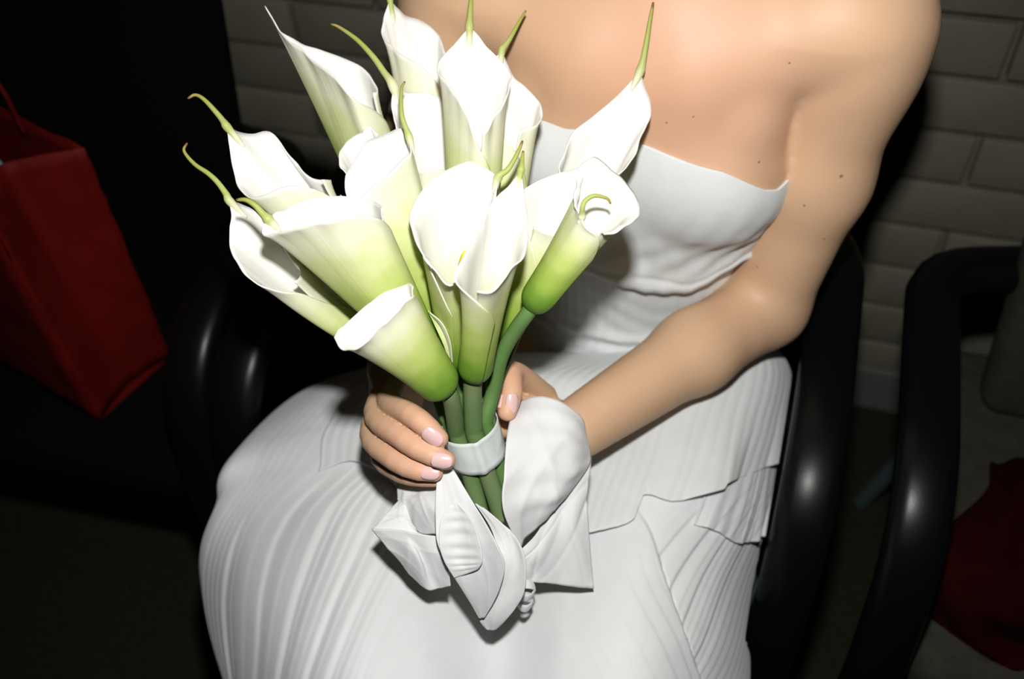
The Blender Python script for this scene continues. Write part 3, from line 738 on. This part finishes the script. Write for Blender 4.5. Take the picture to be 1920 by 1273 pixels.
calla('low calla lily leaning over the hand, mouth turned sideways', .665,
      [(627, 632, -.4), (636, 613, .3), (660, 590, .8), (690, 564, 1.3), (715, 547, 1.5), (742, 537, 1.4), (764, 529, .8), (760, 545, -.7), (738, 574, -1.6), (702, 612, -2.0), (667, 640, -1.7), (640, 645, -.9)],
      (838, 737, .712), None, rb=39, p=1.25, pale=True, stem_r=.0068, at=(-.0072, -.0185))
calla('upright calla lily at the bouquet front, pointed white petal above the ribbon', .645,
      [(977, 318, 1.6), (957, 343, 1.2), (936, 363, .8), (912, 400, .2), (888, 460, -.6), (862, 508, -1.2), (880, 535, -1.9), (907, 543, -2.1), (931, 533, -1.9), (956, 497, -1.3), (978, 462, -.5), (986, 430, .4), (985, 391, 1.1), (981, 350, 1.5)],
      (888, 713, .712), [(979, 300, 1.8), (981, 283, 1.9)], rb=37, p=1.35, pale=True, stem_r=.0072, at=(.0062, -.0185))
calla('round-lipped calla lily beside the pointed front one, yellow spadix inside', .672,
      [(934, 332, 1.6), (906, 309, 1.9), (880, 295, 2.0), (856, 301, 1.9), (818, 325, 1.5), (797, 350, 1.0), (784, 380, .3), (781, 405, -.3), (789, 437, -1.0), (810, 480, -1.6), (841, 519, -2.2), (872, 500, -1.8), (892, 455, -.9), (908, 412, .1), (924, 365, 1)],
      (856, 690, .735), [(952, 318, 1.4), (968, 292, 1.3), (980, 264, 1.3)], rb=34, p=1.35, spadix=[(872, 470, -.6)], lipk=.004)
EDGE_G = cru(np.array([cr([H(*q) for q in r_], 30) for r_ in ([(803, 582, .703), (815, 610, .706), (832, 648, .711), (846, 690, .722)], [(803, 583, .705), (822, 606, .708), (838, 642, .712), (847, 688, .722)], [(806, 586, .700), (829, 606, .702), (844, 640, .706), (849, 686, .718)], [(806, 588, .703), (825, 610, .706), (840, 645, .711), (847, 688, .722)])]), 14)
calla('calla lily with folded rim between the low lily and the long-tipped ones', .70,
      [(766, 256, 0), (748, 236, 1), (709, 248, 1.6), (687, 257, 1.8), (674, 278, 1.6), (657, 310, 1.2), (643, 334, .6), (641, 352, 0), (650, 379, -.6), (666, 376, -1.2), (684, 358, -1.8), (714, 326, -2), (743, 298, -1.6), (764, 276, -.8)],
      (836, 690, .752), [(754, 220, 0), (752, 190, .1), (753, 166, .2), (759, 153, .3)], rb=32, p=1.45, tr=.0018, bend=(.006, 0, .004))
calla('broad calla lily opening sideways with a curled green tail', .668,
      [(502, 410, -.2), (520, 393, .7), (545, 379, 1.3), (578, 368, 1.9), (612, 363, 2.1), (652, 366, 1.9), (690, 374, 1.3), (707, 383, .2), (692, 396, -1.2), (656, 397, -1.9), (622, 404, -2.3), (583, 411, -2.3), (539, 418, -1.7), (500, 432, -.8), (492, 425, -.4)],
      (806, 672, .742), [(490, 398, -.6), (478, 385, -.8), (461, 375, -.8), (443, 375, -.6)], rb=30, p=1.0, tr=.0026)
calla('calla lily with white upright petal and brown-ended tail above the broad one', .715,
      [(425, 237, 0), (447, 244, .8), (471, 246, 1.4), (490, 240, 1.8), (509, 250, 2), (540, 290, 1.9), (575, 330, 1.4), (608, 334, .3), (592, 333, -.9), (554, 339, -1.5), (515, 351, -1.9), (481, 358, -1.6), (452, 346, -.9), (441, 318, -.3), (431, 283, 0)],
      (800, 660, .775), [(421, 231, 0), (408, 214, .1), (383, 187, .2), (366, 178, .3), (352, 185, .3)], rb=28, p=1.05, tr=.0022)
calla('lowest side calla lily, open white throat against the dark chair', .71,
      [(430, 377, 0), (449, 382, .9), (470, 396, 1.5), (500, 430, 1.7), (530, 470, 1.4), (558, 512, .5), (536, 523, -.9), (507, 532, -1.3), (480, 523, -1.5), (450, 497, -1.3), (431, 457, -.9), (425, 422, -.4), (428, 395, -.2)],
      (806, 690, .765), [(424, 364, 0), (408, 342, .1), (390, 325, .2), (364, 307, .3), (345, 283, .4), (351, 268, .5)], rb=28, p=1.0, tr=.002, bend=(-.004, 0, -.012))
calla('tall slim calla lily with a long green point against the bricks', .755,
      [(496, 9, .3), (530, 55, .8), (563, 74, 1.2), (622, 96, 1.6), (661, 113, 1.8), (686, 134, 1.3), (702, 164, .2), (690, 172, -.7), (671, 179, -1.3), (651, 170, -1.7), (617, 128, -1.3), (580, 97, -.7), (545, 68, -.2)],
      (752, 500, .80), None, rb=26, p=.85, bend=(.004, 0, -.004))
calla('half-hidden calla lily tucked behind the folded-rim one', .752,
      [(694, 236, 1), (668, 246, .9), (648, 261, .5), (638, 284, 0), (645, 308, -.5), (662, 322, -1), (690, 300, -.9), (706, 262, 0)],
      (760, 470, .79), None, rb=24, p=.9)
calla('calla lily with a thin arching tail in front of the bricks', .752,
      [(737, 160, 0), (752, 162, .8), (790, 168, 1.6), (825, 180, 1.6), (842, 230, .8), (835, 290, -1), (800, 312, -1.5), (770, 292, -1.2), (746, 235, -.6), (739, 192, -.2)],
      (850, 600, .79), [(719, 134, .1), (700, 107, .2), (670, 75, .3), (636, 51, .4), (620, 45, .4)], rb=26, p=1.0, tr=.0024)
calla('calla lily with frilled white mouth beside the bare shoulder', .76,
      [(731, -2, .4), (752, 18, 1), (785, 30, 1.6), (803, 42, 1.8), (819, 61, 1.5), (831, 94, .5), (826, 124, -.8), (794, 119, -1.5), (761, 100, -1.6), (735, 79, -1.1), (724, 55, -.5), (724, 28, 0)],
      (838, 560, .80), [(728, -20, .5), (727, -45, .6)], rb=26, p=.9, tr=.002)
calla('large central calla lily rising to a point in front of the chest', .725,
      [(880, 50, 1.4), (860, 71, 1.2), (841, 92, .7), (829, 113, 0), (838, 142, -.8), (865, 178, -1.5), (900, 238, -2), (926, 208, -1.6), (947, 175, -1), (954, 147, -.2), (945, 118, .6), (921, 90, 1.2), (896, 63, 1.5)],
      (885, 600, .775), [(881, 30, 1.5), (883, 0, 1.7), (885, -30, 1.9)], rb=28, p=.8, tr=.0022)
calla('calla lily behind the central one, short tail towards the collarbone', .752,
      [(941, 95, .6), (952, 113, .9), (969, 141, 1.1), (1002, 177, .7), (1013, 195, 0), (1008, 216, -.6), (985, 233, -1.2), (955, 246, -1.5), (925, 225, -1), (915, 170, -.3), (925, 115, .3)],
      (918, 600, .79), [(946, 87, .6), (957, 71, .7), (973, 42, .9), (986, 20, 1)], rb=27, p=.85, tr=.0019)
calla('long calla lily pointing up in front of the neckline', .745,
      [(1201, 131, .6), (1209, 157, .8), (1219, 181, .9), (1217, 212, .7), (1201, 254, .1), (1182, 297, -.6), (1150, 322, -1), (1100, 332, -1.1), (1058, 312, -.6), (1076, 264, .2), (1091, 240, .5), (1133, 203, .8), (1171, 165, .8)],
      (985, 590, .775), [(1211, 85, 0), (1218, 42, -.6), (1225, 4, -1.2)], rb=26, p=1.0, tr=.0024)
calla('calla lily with crumpled lip between the pointed front one and the curled one', .705,
      [(1102, 308, 1.2), (1077, 312, 1.5), (1039, 324, 1.5), (1002, 343, 1), (981, 363, .2), (983, 396, -.6), (1005, 421, -1.2), (1046, 434, -1.7), (1069, 423, -1.5), (1092, 385, -.6), (1111, 340, .4)],
      (946, 642, .752), None, rb=28, p=1.15)
calla('outermost calla lily with rolled-back lobe and bright green throat over the dress', .692,
      [(1092, 407, -1), (1095, 375, -.2), (1104, 330, .8), (1112, 300, 1.3), (1133, 287, 1.6), (1162, 314, 1.6), (1186, 335, 1.1), (1198, 368, .2), (1190, 397, -.7), (1165, 413, -1.3), (1138, 421, -1.7), (1110, 417, -1.5)],
      (992, 583, .735), [(1092, 390, -1.7), (1098, 376, -1.9), (1115, 367, -2), (1138, 372, -1.9), (1145, 382, -1.7)], rb=32, p=1.2, via=[(964, 622, .715), (938, 672, .728), (926, 730, .742)], stem_r=.0058, at=(.0150, -.0085), tr=.0016, lipk=.005, seam_at=.12)

build_lilies()

# ================================================================== RIBBON AND FABRIC WRAP
def ribbon():
    n, rows_ = 96, 9; G = np.zeros((rows_, n, 3))
    for i, h in enumerate(np.linspace(-.0125, .0165, rows_)):
        for j, a in enumerate(np.linspace(0, 2*math.pi, n, endpoint=False)):
            da = abs((a-math.radians(284)+math.pi) % (2*math.pi)-math.pi)
            r = .0022*math.exp(-(da/.13)**2)+.0003*math.sin(3*a+200*h)
            sag = -.002*math.exp(-(da/.8)**2)
            edge = .0004*(abs(h-.002) > .0128)
            G[i, j] = BC+BX*math.cos(a)*(RB_A+r+edge)+BY*math.sin(a)*(RB_B+r+edge)+BDIR*(h+sag+.0015)
    o = mesh('ribbon', G.reshape(-1, 3), grid_faces(rows_, n, True), M_SATIN, solid=.0008, offset=1)
    tag(o, 'white satin ribbon band around the lily stems', 'ribbon')
ribbon()
wrap = thing('fabric_bow', 'loose white linen bow hanging from the bouquet stems', 'bow', tuple(H(905, 960, .775)))
def sheet(name, rows, n=46, mcount=46, ripple=0, rip_n=9, crumple=.0009, thick=.0009, seed=0):
    G = loft_px(rows, H, n, mcount)
    u = np.linspace(0, 1, mcount)[None, :]; v = np.linspace(0, 1, n)[:, None]; N_ = grid_normals(G)
    dsp = ripple*np.sin(2*np.pi*rip_n*v+1.5*u)*np.sin(np.pi*u)*np.sin(np.pi*v)
    dsp = dsp+crumple*(.8*np.sin(7*u+5*v+seed)+.5*np.abs(np.sin(6*v-7*u+2*seed))+.5*np.abs(np.sin(8*u+5*v+seed)))
    for c_ in range(4):
        aa = 1.1*seed+1.3*c_; l_ = (u-.15-.2*c_)*math.cos(aa)+(v-.5+.12*c_)*math.sin(aa); dsp = dsp-crumple*1.3*np.exp(-np.abs(l_)/.035)*np.clip(.8-np.abs(v-.4-.1*c_), 0, 1)
    G = G+N_*dsp[..., None]
    return mesh(name, G.reshape(-1, 3), grid_faces(n, mcount), M_WRAP, wrap, solid=thick, offset=0)
sheet('loop', [[(966, 752, .80), (1000, 742, .79), (1050, 752, .785), (1092, 786, .795), (1107, 832, .81)],
               [(953, 800, .768), (1000, 792, .772), (1052, 802, .772), (1090, 828, .778), (1108, 850, .80)],
               [(946, 880, .742), (990, 868, .755), (1038, 872, .760), (1076, 884, .769), (1104, 874, .793)],
               [(943, 955, .741), (970, 950, .746), (1010, 943, .753), (1042, 940, .762), (1064, 928, .782)],
               [(976, 1030, .765), (986, 1012, .765), (1000, 1000, .766), (1022, 975, .77), (1042, 952, .777)]], seed=1, crumple=.0012, ripple=.0013, rip_n=5)
sheet('loop', [[(1106, 858, .80), (1072, 892, .79), (1042, 940, .785), (1004, 1000, .78), (976, 1030, .776)],
               [(1102, 960, .795), (1076, 985, .787), (1046, 1005, .787), (1010, 1042, .78), (982, 1060, .778)],
               [(1112, 1102, .805), (1080, 1099, .80), (1048, 1096, .798), (1012, 1091, .792), (985, 1086, .788)]], seed=2, crumple=.0014)
sheet('loop', [[(744, 906, .785), (780, 900, .775), (824, 905, .755)], [(748, 942, .775), (785, 946, .758), (824, 955, .748)], [(768, 985, .775), (792, 1000, .768), (824, 1002, .758)]], seed=3)
sheet('loop', [[(748, 938, .772), (762, 950, .765), (775, 990, .764)], [(722, 966, .765), (752, 975, .76), (785, 998, .758)], [(698, 993, .760), (742, 995, .757), (800, 1004, .755)]], seed=4, crumple=.0005)
sheet('loop', [[(697, 992, .760), (742, 994, .752), (790, 1002, .747), (830, 1006, .752)], [(738, 1042, .762), (782, 1046, .750), (795, 1052, .757), (838, 1052, .75)], [(768, 1076, .766), (800, 1106, .764), (822, 1104, .766), (845, 1098, .760)]], seed=5, crumple=.0006)
sheet('tail', [[(821, 880, .738), (835, 876, .736), (850, 880, .736)], [(817, 930, .733), (848, 938, .733), (884, 938, .728)], [(817, 975, .732), (856, 982, .735), (908, 978, .723)],
               [(821, 1020, .732), (864, 1025, .737), (932, 1022, .722)], [(843, 1068, .737), (888, 1065, .738), (946, 1060, .726)],
               [(868, 1108, .748), (902, 1108, .745), (938, 1100, .737)], [(888, 1140, .757), (905, 1138, .753), (925, 1130, .748)], [(899, 1160, .762), (903, 1160, .761), (908, 1158, .760)]], seed=6, crumple=.0005)
sheet('tail', [[(890, 944, .752), (902, 950, .75), (915, 958, .75)], [(922, 996, .748), (942, 990, .744), (964, 1003, .740)], [(934, 1055, .742), (962, 1045, .744), (985, 1052, .738)],
               [(914, 1108, .755), (950, 1100, .752), (983, 1108, .744)], [(895, 1138, .764), (935, 1138, .758), (968, 1138, .754)], [(899, 1162, .768), (925, 1163, .764), (950, 1160, .762)], [(913, 1181, .772), (921, 1183, .771), (932, 1179, .771)]], seed=7, crumple=.0005)
sheet('pleated_fold', [[(846, 944, .7315), (852, 942, .731), (858, 946, .7295)], [(832, 962, .7305), (856, 962, .7305), (878, 966, .7265)], [(824, 990, .7300), (858, 990, .7320), (893, 994, .7250)], [(824, 1024, .7305), (862, 1026, .7335), (903, 1030, .7250)],
               [(832, 1050, .7335), (866, 1052, .735), (904, 1052, .7265)], [(842, 1068, .7365), (870, 1066, .7355), (900, 1062, .729)], [(852, 1084, .740), (874, 1076, .737), (895, 1068, .732)]], ripple=.0007, rip_n=8, seed=8, crumple=.0002)
for c, r in (((985, 1106, .785), .006), ((984, 1128, .79), .005)):
    p0 = H(*c); P = cr([p0+CR*r*math.cos(a)*1.3+CU*r*math.sin(a)+CF*.004*math.cos(2*a) for a in np.linspace(0, 2*math.pi, 12, endpoint=False)], 30, True)
    mesh('small_loop', *sweep(P, .0008, .0045, 10, up=CF), M_WRAP, wrap)
